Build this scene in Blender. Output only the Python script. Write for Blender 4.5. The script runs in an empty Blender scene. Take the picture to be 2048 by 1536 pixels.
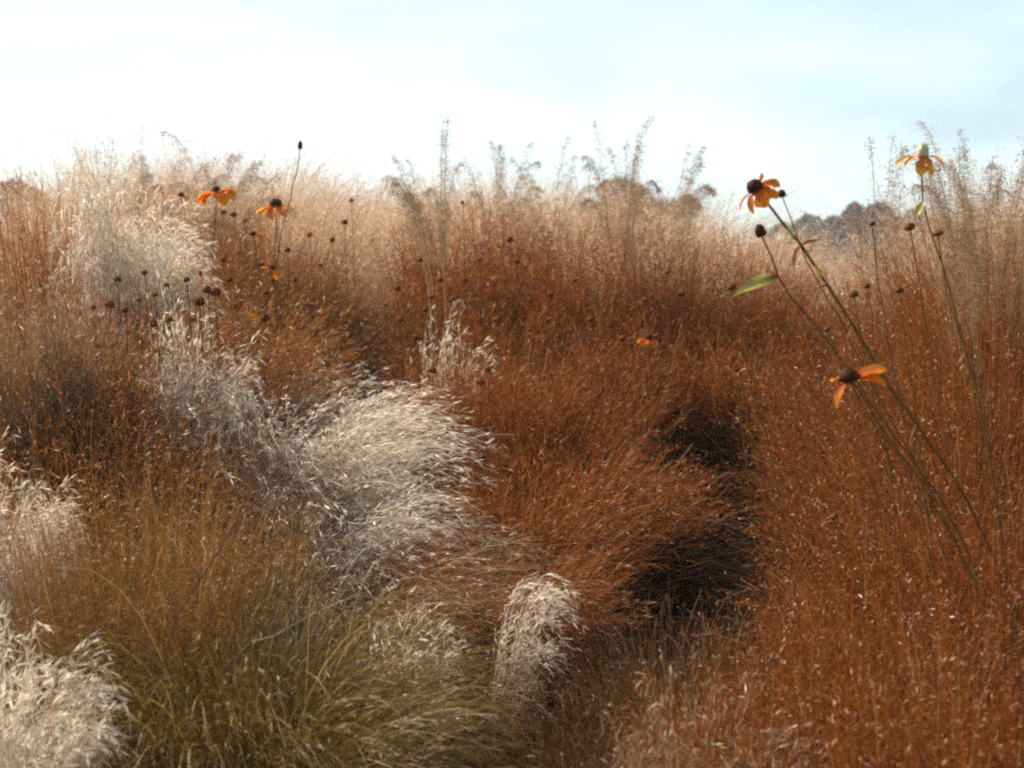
import bpy, math
import numpy as np
from mathutils import Vector, Matrix

rng = np.random.default_rng(11)
rad = math.radians
scene = bpy.context.scene
COL = scene.collection

# ------------------------------------------------------------------ camera maths
CAM_Z = 1.40
FPX = 1024 / math.tan(rad(25.0))            # focal length in photo pixels (2048 wide)
PITCH = math.atan((768 - 550) / FPX)        # horizon near y = 550
cp, sp_ = math.cos(PITCH), math.sin(PITCH)


def at(px, py, d):
    """World point seen at photo pixel (px, py) at forward distance d."""
    xc, yc = (px - 1024) / FPX, (768 - py) / FPX
    dx, dy, dz = xc, cp + yc * sp_, -sp_ + yc * cp
    t = d / dy
    return np.array([dx * t, d, CAM_Z + dz * t])


def smooth(a, b, x):
    t = np.clip((x - a) / (b - a), 0, 1)
    return t * t * (3 - 2 * t)


def ground_z(x, y):
    x = np.asarray(x, float)
    y = np.asarray(y, float)
    z = 0.50 * smooth(4.0, 10.0, y) * (0.35 + 0.65 * smooth(1.5, -2.5, x))
    z = z * (1 - 0.9 * smooth(16, 40, y))
    z = z + 0.03 * np.sin(x * 2.1 + 0.7) * np.cos(y * 1.7) * smooth(60, 10, y)
    z = z - 0.6 * smooth(30, 90, y)
    return z


# ------------------------------------------------------------------ geometry store
class Geo:
    def __init__(self):
        self.v, self.f, self.s, self.r, self.m = [], [], [], [], []
        self.n = 0

    def add(self, verts, quads, s, r, mat=0):
        verts = np.asarray(verts, np.float32).reshape(-1, 3)
        quads = np.asarray(quads, np.int32).reshape(-1, 4)
        self.v.append(verts)
        self.f.append(quads + self.n)
        self.s.append(np.asarray(s, np.float32).ravel())
        self.r.append(np.asarray(r, np.float32).ravel())
        self.m.append(np.full(len(quads), mat, np.int32))
        self.n += len(verts)

    def mesh(self, name, mats, offset=None, smooth_shade=False):
        v = np.concatenate(self.v)
        if offset is not None:
            v = v - np.asarray(offset, np.float32)
        f = np.concatenate(self.f)
        me = bpy.data.meshes.new(name)
        me.vertices.add(len(v))
        me.vertices.foreach_set('co', v.ravel())
        me.loops.add(f.size)
        me.loops.foreach_set('vertex_index', f.ravel())
        me.polygons.add(len(f))
        me.polygons.foreach_set('loop_start', np.arange(0, f.size, 4, dtype=np.int32))
        me.polygons.foreach_set('material_index', np.concatenate(self.m))
        if smooth_shade:
            me.polygons.foreach_set('use_smooth', np.ones(len(f), bool))
        for nm, arr in (('along', self.s), ('vary', self.r)):
            a = me.attributes.new(nm, 'FLOAT', 'POINT')
            a.data.foreach_set('value', np.concatenate(arr))
        for m in mats:
            me.materials.append(m)
        me.update()
        return me


def unit(a):
    return a / np.maximum(np.linalg.norm(a, axis=-1, keepdims=True), 1e-9)


def grow(root, az, th0, th1, L, M=9, p=2.0, wind=(1, 0, 0), wa=0.0, wp=1.5, wob=0.04):
    N = len(az)
    s = np.linspace(0, 1, M)[None, :]
    th = th0[:, None] + (th1 - th0)[:, None] * s ** p
    a = az[:, None] + 0 * s
    T = np.stack([np.sin(th) * np.cos(a), np.sin(th) * np.sin(a), np.cos(th)], -1)
    T = T + (wa * s ** wp)[..., None] * np.asarray(wind)[None, None, :]
    if wob:
        ph = rng.uniform(0, 6.28, (N, 1, 3))
        fr = rng.uniform(0.8, 2.2, (N, 1, 3))
        T = T + wob * (0.3 + s[..., None]) * np.sin(6.28 * fr * s[..., None] + ph)
    T = unit(T)
    st = (T[:, 1:] + T[:, :-1]) * 0.5 * (L / (M - 1))[:, None, None]
    P = np.concatenate([root[:, None, :], root[:, None, :] + np.cumsum(st, 1)], 1)
    return P, T


def ribbon(geo, P, T, w, vary, mat=0, side=None, taper=(1.0, 0.35)):
    N, M, _ = P.shape
    if side is None:
        q = rng.normal(size=(N, 1, 3))
        side = unit(np.cross(T, np.broadcast_to(q, T.shape)))
    s = np.linspace(0, 1, M)
    prof = taper[0] + (taper[1] - taper[0]) * s
    hw = (np.asarray(w).reshape(-1, 1) * prof[None, :] * 0.5)[..., None]
    V = np.stack([P - side * hw, P + side * hw], 2)        # N,M,2,3
    base = (np.arange(N) * M * 2)[:, None] + (np.arange(M - 1) * 2)[None, :]
    Q = np.stack([base, base + 1, base + 3, base + 2], -1)
    S = np.broadcast_to(s[None, :, None], (N, M, 2))
    R = np.broadcast_to(np.asarray(vary)[:, None, None], (N, M, 2))
    geo.add(V, Q, S, R, mat)


def panicle(geo, P, T, K, s0, s1, ped, spread, sl, sw, droop=0.25, pw=0.0008, mat=1, pmat=0, wind=(0, 0, 0), bias=1.0):
    """K little spikelets on stalks along the upper part of every stem."""
    N, M, _ = P.shape
    if K <= 0:
        return
    u = s0 + (s1 - s0) * rng.random((N, K)) ** bias
    x = u * (M - 1)
    i = np.minimum(x.astype(int), M - 2)
    fr = (x - i)[..., None]
    rows = np.arange(N)[:, None]
    pos = P[rows, i] * (1 - fr) + P[rows, i + 1] * fr
    tan = T[rows, i] * (1 - fr) + T[rows, i + 1] * fr
    fall = (1.15 - u)[..., None]
    d = unit(tan + spread * rng.normal(size=tan.shape) + np.asarray(wind))
    pl = ped * (0.3 + rng.random((N, K, 1))) * fall
    end = pos + d * pl + np.array([0, 0, -1.0]) * pl * droop * 0.6
    pos, end, d = pos.reshape(-1, 3), end.reshape(-1, 3), d.reshape(-1, 3)
    n = len(pos)
    lit = rng.random((N, 1)) ** 2.2
    var = (rng.random((N, K)) * (.72 + .36 * lit)).reshape(-1).clip(0, 1)
    if ped > 0.004:
        side = unit(np.cross(end - pos, rng.normal(size=(n, 3)))) * pw * 0.5
        V = np.stack([pos - side, pos + side, end + side * .7, end - side * .7], 1)
        Q = np.arange(n * 4).reshape(n, 4)
        geo.add(V, Q, np.full(n * 4, .9), np.repeat(var, 4), pmat)
    d2 = unit(d + np.array([0, 0, -droop]) + 0.25 * rng.normal(size=d.shape))
    ln = (sl * (0.6 + 0.8 * rng.random(n)))[:, None]
    sd = unit(np.cross(d2, rng.normal(size=(n, 3)))) * (sw * (0.7 + 0.6 * rng.random(n)))[:, None] * .5
    V = np.stack([end, end + d2 * ln * .45 + sd, end + d2 * ln, end + d2 * ln * .45 - sd], 1)
    Q = np.arange(n * 4).reshape(n, 4)
    geo.add(V, Q, np.tile([0, .5, 1, .5], n), np.repeat(var, 4), mat)


# ------------------------------------------------------------------ materials
def new_mat(name):
    m = bpy.data.materials.new(name)
    m.use_nodes = True
    nt = m.node_tree
    nt.nodes.clear()
    return m, nt


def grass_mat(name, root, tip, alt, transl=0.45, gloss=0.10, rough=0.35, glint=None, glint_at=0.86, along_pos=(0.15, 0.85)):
    """Blade colour runs from root to tip; each blade differs (alt); some stems are straw and some seeds get a painted highlight (glint)."""
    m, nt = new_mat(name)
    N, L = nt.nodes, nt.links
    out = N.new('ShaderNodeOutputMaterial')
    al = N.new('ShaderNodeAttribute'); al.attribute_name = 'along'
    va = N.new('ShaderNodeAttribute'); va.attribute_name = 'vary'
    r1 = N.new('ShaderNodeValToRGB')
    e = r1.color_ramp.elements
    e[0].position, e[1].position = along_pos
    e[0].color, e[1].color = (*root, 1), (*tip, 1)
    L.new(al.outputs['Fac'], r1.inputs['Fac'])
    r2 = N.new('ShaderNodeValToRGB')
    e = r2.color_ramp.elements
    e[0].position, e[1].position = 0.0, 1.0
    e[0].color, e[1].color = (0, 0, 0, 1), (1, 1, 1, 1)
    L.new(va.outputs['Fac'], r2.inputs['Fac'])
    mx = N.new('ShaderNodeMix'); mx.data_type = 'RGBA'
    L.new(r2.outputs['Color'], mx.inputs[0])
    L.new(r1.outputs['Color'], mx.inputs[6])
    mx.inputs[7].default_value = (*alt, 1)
    col = mx.outputs[2]
    if glint:
        gt = N.new('ShaderNodeMath'); gt.operation = 'GREATER_THAN'; gt.inputs[1].default_value = glint_at
        L.new(va.outputs['Fac'], gt.inputs[0])
        m2 = N.new('ShaderNodeMix'); m2.data_type = 'RGBA'
        L.new(gt.outputs[0], m2.inputs[0]); L.new(col, m2.inputs[6])
        m2.inputs[7].default_value = (*glint, 1)  # paler colour: straw stems, and sun glints painted onto seeds
        col = m2.outputs[2]
    di = N.new('ShaderNodeBsdfDiffuse'); tr = N.new('ShaderNodeBsdfTranslucent')
    gl = N.new('ShaderNodeBsdfGlossy'); gl.inputs['Roughness'].default_value = max(rough, .52)
    gl.inputs['Color'].default_value = (1, .93, .82, 1)
    L.new(col, di.inputs['Color']); L.new(col, tr.inputs['Color'])
    a = N.new('ShaderNodeMixShader'); a.inputs[0].default_value = transl
    L.new(di.outputs[0], a.inputs[1]); L.new(tr.outputs[0], a.inputs[2])
    b = N.new('ShaderNodeMixShader'); b.inputs[0].default_value = gloss
    L.new(a.outputs[0], b.inputs[1]); L.new(gl.outputs[0], b.inputs[2])
    L.new(b.outputs[0], out.inputs['Surface'])
    return m


def simple_mat(name, c1, c2, scale=60, transl=0.0, gloss=0.05, rough=0.5, bump=0.0):
    m, nt = new_mat(name)
    N, L = nt.nodes, nt.links
    out = N.new('ShaderNodeOutputMaterial')
    tc = N.new('ShaderNodeTexCoord')
    no = N.new('ShaderNodeTexNoise'); no.inputs['Scale'].default_value = scale; no.inputs['Detail'].default_value = 6
    L.new(tc.outputs['Object'], no.inputs['Vector'])
    r = N.new('ShaderNodeValToRGB')
    r.color_ramp.elements[0].position, r.color_ramp.elements[1].position = .35, .65
    r.color_ramp.elements[0].color, r.color_ramp.elements[1].color = (*c1, 1), (*c2, 1)
    L.new(no.outputs['Fac'], r.inputs['Fac'])
    di = N.new('ShaderNodeBsdfDiffuse'); tr = N.new('ShaderNodeBsdfTranslucent')
    gl = N.new('ShaderNodeBsdfGlossy'); gl.inputs['Roughness'].default_value = rough
    L.new(r.outputs[0], di.inputs['Color']); L.new(r.outputs[0], tr.inputs['Color'])
    a = N.new('ShaderNodeMixShader'); a.inputs[0].default_value = transl
    L.new(di.outputs[0], a.inputs[1]); L.new(tr.outputs[0], a.inputs[2])
    b = N.new('ShaderNodeMixShader'); b.inputs[0].default_value = gloss
    L.new(a.outputs[0], b.inputs[1]); L.new(gl.outputs[0], b.inputs[2])
    if bump:
        bp = N.new('ShaderNodeBump'); bp.inputs['Strength'].default_value = bump; bp.inputs['Distance'].default_value = .02
        L.new(no.outputs['Fac'], bp.inputs['Height']); L.new(bp.outputs[0], di.inputs['Normal'])
    L.new(b.outputs[0], out.inputs['Surface'])
    return m


MAT = {
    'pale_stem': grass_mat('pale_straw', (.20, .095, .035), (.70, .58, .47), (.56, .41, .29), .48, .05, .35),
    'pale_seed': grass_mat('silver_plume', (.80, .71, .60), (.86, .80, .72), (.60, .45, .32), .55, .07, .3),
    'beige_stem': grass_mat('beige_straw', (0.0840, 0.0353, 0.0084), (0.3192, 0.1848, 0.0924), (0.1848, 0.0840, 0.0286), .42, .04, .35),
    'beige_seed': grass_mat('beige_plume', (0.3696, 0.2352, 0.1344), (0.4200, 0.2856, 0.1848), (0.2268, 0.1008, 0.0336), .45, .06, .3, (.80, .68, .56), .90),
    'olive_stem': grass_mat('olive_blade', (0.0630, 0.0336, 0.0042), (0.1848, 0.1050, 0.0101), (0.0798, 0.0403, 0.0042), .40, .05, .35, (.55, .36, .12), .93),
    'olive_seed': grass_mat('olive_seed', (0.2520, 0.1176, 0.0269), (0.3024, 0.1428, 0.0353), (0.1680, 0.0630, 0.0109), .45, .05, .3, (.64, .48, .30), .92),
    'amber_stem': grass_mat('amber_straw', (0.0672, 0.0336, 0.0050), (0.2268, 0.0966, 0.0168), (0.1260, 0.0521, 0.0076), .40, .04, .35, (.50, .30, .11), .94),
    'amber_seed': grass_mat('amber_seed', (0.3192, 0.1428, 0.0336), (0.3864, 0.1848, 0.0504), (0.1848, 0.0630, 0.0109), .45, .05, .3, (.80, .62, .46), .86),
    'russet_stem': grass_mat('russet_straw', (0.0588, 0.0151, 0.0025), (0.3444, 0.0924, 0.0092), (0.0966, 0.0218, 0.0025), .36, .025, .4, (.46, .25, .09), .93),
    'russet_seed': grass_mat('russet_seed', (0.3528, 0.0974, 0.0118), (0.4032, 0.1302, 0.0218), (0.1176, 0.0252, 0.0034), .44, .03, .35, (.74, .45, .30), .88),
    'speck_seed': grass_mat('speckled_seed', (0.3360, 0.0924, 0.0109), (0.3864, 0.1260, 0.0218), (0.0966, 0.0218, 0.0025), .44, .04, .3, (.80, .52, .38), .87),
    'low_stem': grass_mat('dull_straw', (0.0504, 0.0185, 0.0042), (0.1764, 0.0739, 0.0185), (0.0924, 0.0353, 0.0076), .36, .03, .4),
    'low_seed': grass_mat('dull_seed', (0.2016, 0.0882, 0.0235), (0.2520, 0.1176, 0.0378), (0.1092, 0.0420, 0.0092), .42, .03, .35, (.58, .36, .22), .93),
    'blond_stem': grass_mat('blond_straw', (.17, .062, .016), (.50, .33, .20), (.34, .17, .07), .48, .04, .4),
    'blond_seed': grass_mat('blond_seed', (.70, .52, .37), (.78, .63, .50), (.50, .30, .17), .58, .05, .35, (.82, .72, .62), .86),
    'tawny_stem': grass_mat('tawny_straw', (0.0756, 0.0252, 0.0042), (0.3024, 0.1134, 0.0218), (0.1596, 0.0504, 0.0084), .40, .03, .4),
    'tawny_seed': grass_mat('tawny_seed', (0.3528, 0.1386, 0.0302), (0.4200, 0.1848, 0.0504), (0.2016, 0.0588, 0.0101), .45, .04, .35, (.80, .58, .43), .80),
    'shade_thatch': grass_mat('thatch_shade_brown', (.040, .018, .007), (.085, .040, .014), (.055, .024, .009), .15, .02, .5),  # dead-leaf brown kept dark to stand in for shade between clumps
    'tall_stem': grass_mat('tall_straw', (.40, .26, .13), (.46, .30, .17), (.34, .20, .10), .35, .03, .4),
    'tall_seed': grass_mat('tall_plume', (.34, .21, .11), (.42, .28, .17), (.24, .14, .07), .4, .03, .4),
    'cone': simple_mat('dark_seed_cone', (.022, .008, .004), (.085, .028, .008), 220, 0, .008, .5),
    'cone_rust': simple_mat('rusty_seed_cone', (.045, .014, .004), (.24, .085, .018), 220, .1, .005, .5),
    'cone_pale': simple_mat('greyish_seed_cone', (.38, .36, .20), (.56, .52, .34), 180, 0, .04, .5),
    'petal_gold': grass_mat('golden_petal', (.62, .19, .008), (.92, .48, .04), (.50, .16, .02), .66, .012, .4),
    'petal': grass_mat('orange_petal', (.58, .11, .004), (.90, .32, .012), (.42, .09, .008), .66, .012, .4),
    'petal_old': grass_mat('withered_petal', (.44, .12, .012), (.76, .32, .05), (.25, .07, .015), .6, .012, .4),
    'leaf': simple_mat('green_leaf', (.26, .25, .025), (.44, .38, .04), 60, .5, .06, .4),
    'leaf_turn': simple_mat('turning_leaf', (.30, .30, .03), (.72, .22, .02), 28, .5, .06, .4),
    'leaf_dry': simple_mat('dry_curled_leaf', (.14, .05, .02), (.26, .09, .03), 60, .3, .01, .5),
    'stalk': simple_mat('flower_stalk', (.10, .048, .014), (.17, .095, .024), 40, .1, .012, .5),
    'dark_stalk': simple_mat('dry_dark_stalk', (.05, .025, .012), (.11, .05, .02), 50, 0, .05, .4),
    'head_stalk': simple_mat('brown_seedhead_stalk', (.13, .045, .010), (.20, .08, .02), 50, .1, .01, .4),
    'sepal': simple_mat('green_sepal', (.10, .12, .03), (.2, .2, .05), 60, .3, .05, .4),
    'soil': simple_mat('dry_soil', (.030, .016, .008), (.070, .038, .018), 9, 0, .0, .8, .6),
    'bark': simple_mat('tree_bark', (.06, .045, .035), (.12, .09, .07), 4, 0, .02, .7, .4),
    'tree_leaf': simple_mat('autumn_foliage', (.10, .082, .076), (.17, .135, .12), .5, .25, .03, .5),
    'tree_pale': simple_mat('tawny_foliage', (.16, .10, .05), (.26, .17, .09), .5, .35, .03, .5),
    'hill': simple_mat('far_hill', (.06, .055, .03), (.12, .09, .05), .05, 0, 0, .8),
}


# ------------------------------------------------------------------ object helpers
def tag(o, label=None, cat=None, group=None, kind=None):
    if label: o['label'] = label
    if cat: o['category'] = cat
    if group: o['group'] = group
    if kind: o['kind'] = kind
    return o


def link(name, me, parent=None, loc=None):
    o = bpy.data.objects.new(name, me)
    COL.objects.link(o)
    if parent is not None: o.parent = parent
    if loc is not None: o.location = loc
    return o


def thing(name, loc, label, cat, group=None):
    o = bpy.data.objects.new(name, None)
    o.empty_display_size = .1
    COL.objects.link(o)
    o.location = loc
    return tag(o, label, cat, group)


# ------------------------------------------------------------------ grass clumps
TYPES = {
    # stems, base radius, th0 sigma, th1 range, p, wind amount, width, segments, panicle(K, s0, s1, ped, spread, len, wid, droop)
    'pale': dict(N=2300, r=.13, t0=13, t1=(85, 150), p=3.2, wa=.60, lv=.30, w=.0018, M=12, pan=(11, .40, 1, .010, .20, .028, .0036, .10), mats=('pale_stem', 'pale_seed')),
    'beige': dict(N=2400, r=.15, t0=14, t1=(85, 145), p=3.0, wa=.50, lv=.28, w=.0018, M=12, pan=(9, .40, 1, .010, .22, .022, .0028, .12), mats=('beige_stem', 'beige_seed')),
    'olive': dict(N=2800, r=.16, t0=18, t1=(80, 155), p=2.2, wa=.45, lv=.24, w=.0021, M=12, pan=(3, .50, 1, .008, .20, .020, .0028, .12), mats=('olive_stem', 'olive_seed')),
    'upright': dict(N=2200, r=.20, t0=10, t1=(12, 55), p=2, wa=.10, w=.0018, M=9, pan=(12, .45, 1, .025, .45, .010, .0020, .2), mats=('amber_stem', 'amber_seed')),
    'russet': dict(N=1300, r=.16, t0=14, t1=(30, 110), p=2.4, wa=.30, lv=.24, w=.0023, M=9, pan=(10, .35, 1, .030, .30, .018, .0027, .15), mats=('russet_stem', 'russet_seed')),
    'tawny': dict(N=1200, r=.16, t0=14, t1=(30, 110), p=2.4, wa=.30, lv=.24, w=.0023, M=9, pan=(11, .35, 1, .030, .32, .018, .0032, .15), mats=('tawny_stem', 'tawny_seed')),
    'speck': dict(N=1200, r=.16, t0=15, t1=(30, 110), p=2.4, wa=.30, lv=.26, w=.0023, M=9, pan=(11, .25, 1, .040, .45, .014, .0031, .2), mats=('russet_stem', 'speck_seed')),
    'low': dict(N=1300, r=.16, t0=14, t1=(30, 110), p=2.4, wa=.30, lv=.24, w=.0019, M=9, pan=(8, .35, 1, .030, .34, .012, .0019, .15), mats=('low_stem', 'low_seed')),
    'blond': dict(N=620, r=.18, t0=10, t1=(20, 95), p=2.6, wa=.20, lv=.2, w=.0015, M=8, pan=(22, .45, 1, .070, .6, .011, .0026, .25), mats=('blond_stem', 'blond_seed')),
    'tall': dict(N=11, r=.05, t0=2.5, t1=(35, 120), p=4.0, wa=.0, w=.0040, M=16, pan=(300, .66, 1, .15, .50, .012, .0028, 1.0), mats=('tall_stem', 'tall_seed')),
}


def clump(px, py, d, typ, n=1.0, spread=1.0, r=1.0, wind=None, wdir=(1, -.15, -.05), ws=None, geo=None, k=1.0, hw=None, hwm=None, lvar=None, shade_thatch=0):
    """Grow a clump whose crest shows at photo pixel (px, py) when it stands d metres away.
    Returns (base, stems Geo, seeds Geo); with geo given, everything is added to it."""
    t = TYPES[typ]
    N = max(8, int(t['N'] * n))
    crest = at(px, py, d)
    rr = t['r'] * r
    q = rr * np.sqrt(rng.random(N)); a0 = rng.uniform(0, 2 * np.pi, N)
    root = np.stack([q * np.cos(a0), q * np.sin(a0), np.zeros(N)], -1)
    az = a0 + rng.normal(0, .7, N)
    th0 = np.abs(rng.normal(0, rad(t['t0']) * spread, N))
    th1 = np.maximum(th0, rad(1) * rng.uniform(t['t1'][0], t['t1'][1], N) * min(spread, 1.25))
    Ln = np.clip(rng.normal(.95, lvar or t.get('lv', .16), N), .35, 1.3)
    wa = t['wa'] if wind is None else wind
    P, T = grow(root, az, th0, th1, Ln, t['M'], t['p'], np.asarray(wdir, float), wa)
    P = P - root[:, None, :]
    zmax = P[..., 2].max(1)
    h1 = np.quantile(zmax, .97)
    m0 = int(t['M'] * .4)
    X = P[:, m0:, 0]
    cx = float(np.median(X)); qx = float(np.quantile(np.abs(X - cx), .85))
    if hw is not None:
        hwm = hw / FPX * d
    bx, by, fx = crest[0], crest[1], 1.0
    for _ in range(3):
        H = max(.12, crest[2] - float(ground_z(bx, by)))
        sc = H / h1
        fx = sc if hwm is None else max(.02, hwm - rr * .5) / qx
        bx = crest[0] - cx * fx
    base = np.array([bx, by, float(ground_z(bx, by)) - .01])
    P = P * [fx, fx, sc] + root[:, None, :] + base
    T = unit(T * [fx, fx, sc])
    ws = max(1.0, d / 3.0) if ws is None else ws
    var = rng.random(N)
    w = t['w'] * ws * (0.7 + .6 * rng.random(N))
    g1 = geo or Geo(); g2 = geo or Geo()
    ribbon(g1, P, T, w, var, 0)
    if shade_thatch:  # dark dead blades added round the foot to deepen the shade in hollows
        Nt = int(shade_thatch * n)
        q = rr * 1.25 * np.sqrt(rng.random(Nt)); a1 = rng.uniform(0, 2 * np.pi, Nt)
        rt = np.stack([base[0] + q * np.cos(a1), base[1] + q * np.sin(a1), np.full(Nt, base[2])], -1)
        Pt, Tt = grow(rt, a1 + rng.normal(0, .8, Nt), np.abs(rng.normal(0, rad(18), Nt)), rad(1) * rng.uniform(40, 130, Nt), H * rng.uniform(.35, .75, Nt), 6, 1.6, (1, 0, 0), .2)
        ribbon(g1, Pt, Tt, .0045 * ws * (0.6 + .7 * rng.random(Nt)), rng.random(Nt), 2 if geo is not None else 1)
    K, s0, s1, ped, spr, sl, sw, dr = t['pan']
    ws2 = ws ** .85
    panicle(g2, P, T, int(K * k), s0, s1, ped * min(1.4, ws), spr, sl * ws2, sw * ws2, dr, pw=.0007 * ws,
            mat=1 if geo else 0, pmat=0 if geo is not None else 0, wind=(.12, 0, 0))
    return base, g1, g2


def clump_thing(label, group, px, py, d, typ, name='grass_clump', cat='grass clump', **kw):
    base, g1, g2 = clump(px, py, d, typ, **kw)
    ms = TYPES[typ]['mats']
    root = thing(name, base, label, cat, group)
    link('stems', g1.mesh('stems', [MAT[ms[0]], MAT['shade_thatch']], base), root)
    if g2.v:
        link('seed_plumes', g2.mesh('seed_plumes', [MAT[ms[1]]], base), root)
    return root


PG = 'pale feathery grass clumps'
clump_thing('big pale silvery grass mound arching to the right in the middle of the meadow', PG, 545, 745, 4.2, 'pale', n=1.25, r=1.5, hw=180, lvar=.42)
clump_thing('pale grass clump forming the lower left shoulder of the big silvery mound', PG, 560, 880, 4.0, 'pale', n=.4, r=.8, hw=55)
clump_thing('white feathery grass clump catching sun at the upper left, against the skyline', PG, 255, 365, 4.8, 'pale', wind=.8, n=1.1, r=1.0, hw=80, lvar=.28, wdir=(1, -.1, -.45))
clump_thing('white feathery clump below the dark seedheads and left of the big silvery mound', PG, 395, 682, 3.95, 'pale', wind=.7, n=.85, r=.8, hw=66, lvar=.2, wdir=(1, -.1, -.4))
clump_thing('tall white plumed clump at the left edge, halfway up the slope', PG, -20, 905, 2.9, 'pale', n=.6, hw=90, wind=1.1, wdir=(1, -.1, -.4))
clump_thing('nearest white plumed clump in the bottom left corner', PG, 10, 1285, 2.05, 'pale', n=.5, hw=115, wind=1.1, wdir=(1, -.1, -.4))
clump_thing('small thin pale tuft within russet grass above the big mound', PG, 905, 640, 5.4, 'pale', n=.10, hw=45, wind=1.2)
clump_thing('small bright white tuft drooping into the dark hollow below the silvery mound', PG, 1050, 1146, 2.9, 'pale', n=.05, hw=58, spread=.5, wdir=(1, -.2, -.55), r=.4, ws=1.0, wind=2.2)
clump_thing('tiny whitish tuft above the arching olive blades', PG, 815, 1222, 2.55, 'pale', n=.08, hw=55, r=.3, ws=1.0)
clump_thing('sparser pale clump hanging over the lower front of the big silvery mound', PG, 640, 935, 3.75, 'pale', n=.55, hw=150, lvar=.4)
BG = 'beige grass clumps'
clump_thing('beige grass clump in front of the big silvery mound', BG, 690, 1045, 3.4, 'beige', r=1.4, hw=230)
clump_thing('golden olive blades sweeping right in long arcs beside the dark gap', 'olive grass clumps', 640, 1235, 2.25, 'olive', n=.8, hw=210, wind=1.1)
clump_thing('pinkish beige clump with rounded top under the upper left white plumes', BG, 150, 562, 3.8, 'beige', n=.7, hw=60, spread=.8)
clump_thing('smaller pinkish beige clump at the left edge beneath the dark red tuft', BG, 50, 580, 3.7, 'beige', n=.7, hw=60, spread=.8)
clump_thing('straw coloured clump with splayed dry blades at the bottom right', BG, 1430, 1415, 1.95, 'beige', n=.35, hw=130, spread=1.2)
OG = 'olive grass clumps'
clump_thing('large olive fountain of grass arching over the dark gap at the bottom', OG, 520, 1190, 2.35, 'olive', n=1.1, hw=285, r=1.3)
clump_thing('upright olive brown stand of grass near the lower left', OG, 260, 930, 2.6, 'upright', r=1.1, hw=160)
clump_thing('olive brown upright grass between the beige clump and the left edge stand', OG, 430, 930, 3.2, 'upright', n=.8, hw=130)
clump_thing('dark red upright tuft on the left skyline beside the white plumes', 'russet grass clumps', 120, 360, 4.9, 'russet', n=1.0, hw=70, spread=.6)

# ---- the masses nobody could count
def mass(name, label, specs, mats):
    g = Geo()
    for s_ in specs:
        a = dict(s_[4]) if len(s_) > 4 else {}
        clump(*s_[:4], geo=g, **a)
    o = link(name, g.mesh(name, [MAT[m] for m in mats + ('shade_thatch',)]))
    tag(o, label, 'grass', kind='stuff')
    return o


U = lambda a, b: float(rng.uniform(a, b))
L_ = dict(wdir=(-.9, -.2, -.05), wind=.25)
RW = dict(wdir=(1, 0, .25), wind=.35)
# central russet
C = [(1000, 760, 5.2), (1090, 650, 5.8), (1240, 640, 6.0), (1380, 650, 6.0), (1500, 660, 5.8), (1610, 690, 6.0), (1120, 760, 5.0), (1190, 725, 5.4),
     (1090, 860, 4.6), (1230, 900, 4.5), (1010, 930, 4.1), (1060, 985, 4.0), (1090, 930, 4.2), (1390, 680, 6.4), (990, 1040, 3.6), (1010, 1085, 3.4),
     (985, 560, 6.4), (925, 710, 4.9), (1000, 690, 5.2), (900, 700, 5.8), (1180, 485, 6.6), (1320, 480, 6.6), (1450, 505, 6.6), (1050, 460, 7.0), (940, 455, 7.0), (1560, 560, 6.4), (1120, 435, 7.6), (1250, 445, 7.5), (1390, 460, 7.4), (1000, 430, 7.7), (900, 450, 7.4), (1500, 490, 7.4), (1600, 560, 7.0),  (1080, 850, 4.7), (1500, 720, 6.2)]
mass('russet_grass', 'dense russet brown grass filling the middle of the meadow behind the silvery mound',
     [(px + U(-25, 25), py + U(-12, 12), d, 'russet', dict(n=1.25, r=1.5, hwm=U(.20, .28), shade_thatch=1300, **RW)) for px, py, d in C], ('russet_stem', 'russet_seed'))
# left, under and around the coneflower seedheads
C = [(200, 565, 4.25), (270, 570, 4.2), (340, 575, 4.4), (300, 610, 4.05), (420, 570, 4.6), (250, 770, 3.7), (300, 830, 3.7), (440, 850, 3.9), (260, 630, 4.1), (160, 630, 3.9), (320, 640, 4.2), (250, 700, 3.9), (480, 690, 4.6), (480, 540, 4.9), (440, 610, 4.8), (430, 470, 5.8), (520, 480, 6.2), (470, 600, 5.4), (560, 600, 5.8), (560, 520, 6.2), (540, 700, 5.0), (555, 740, 5.0), (400, 420, 6.4),
     (60, 470, 5.0), (20, 400, 5.6), (160, 480, 5.0), (40, 680, 4.0), (120, 720, 3.8), (210, 720, 4.0), (280, 790, 3.8), (60, 800, 3.4), (170, 850, 3.3), (330, 850, 3.6), (420, 880, 3.9), (500, 860, 4.6), (560, 790, 4.8), (865, 540, 6.6), (450, 455, 6.2), (540, 445, 6.6), (600, 440, 6.4), (880, 660, 6.0)]
mass('brown_grass', 'tawny brown grass on the left bank among dark coneflower seedheads',
     [(px + U(-20, 20), py + U(-10, 10), d, 'tawny', dict(n=.9, r=1.4, hwm=U(.20, .32), shade_thatch=500, wdir=(1, -.1, -.3), wind=.3)) for px, py, d in C], ('tawny_stem', 'tawny_seed'))
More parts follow.
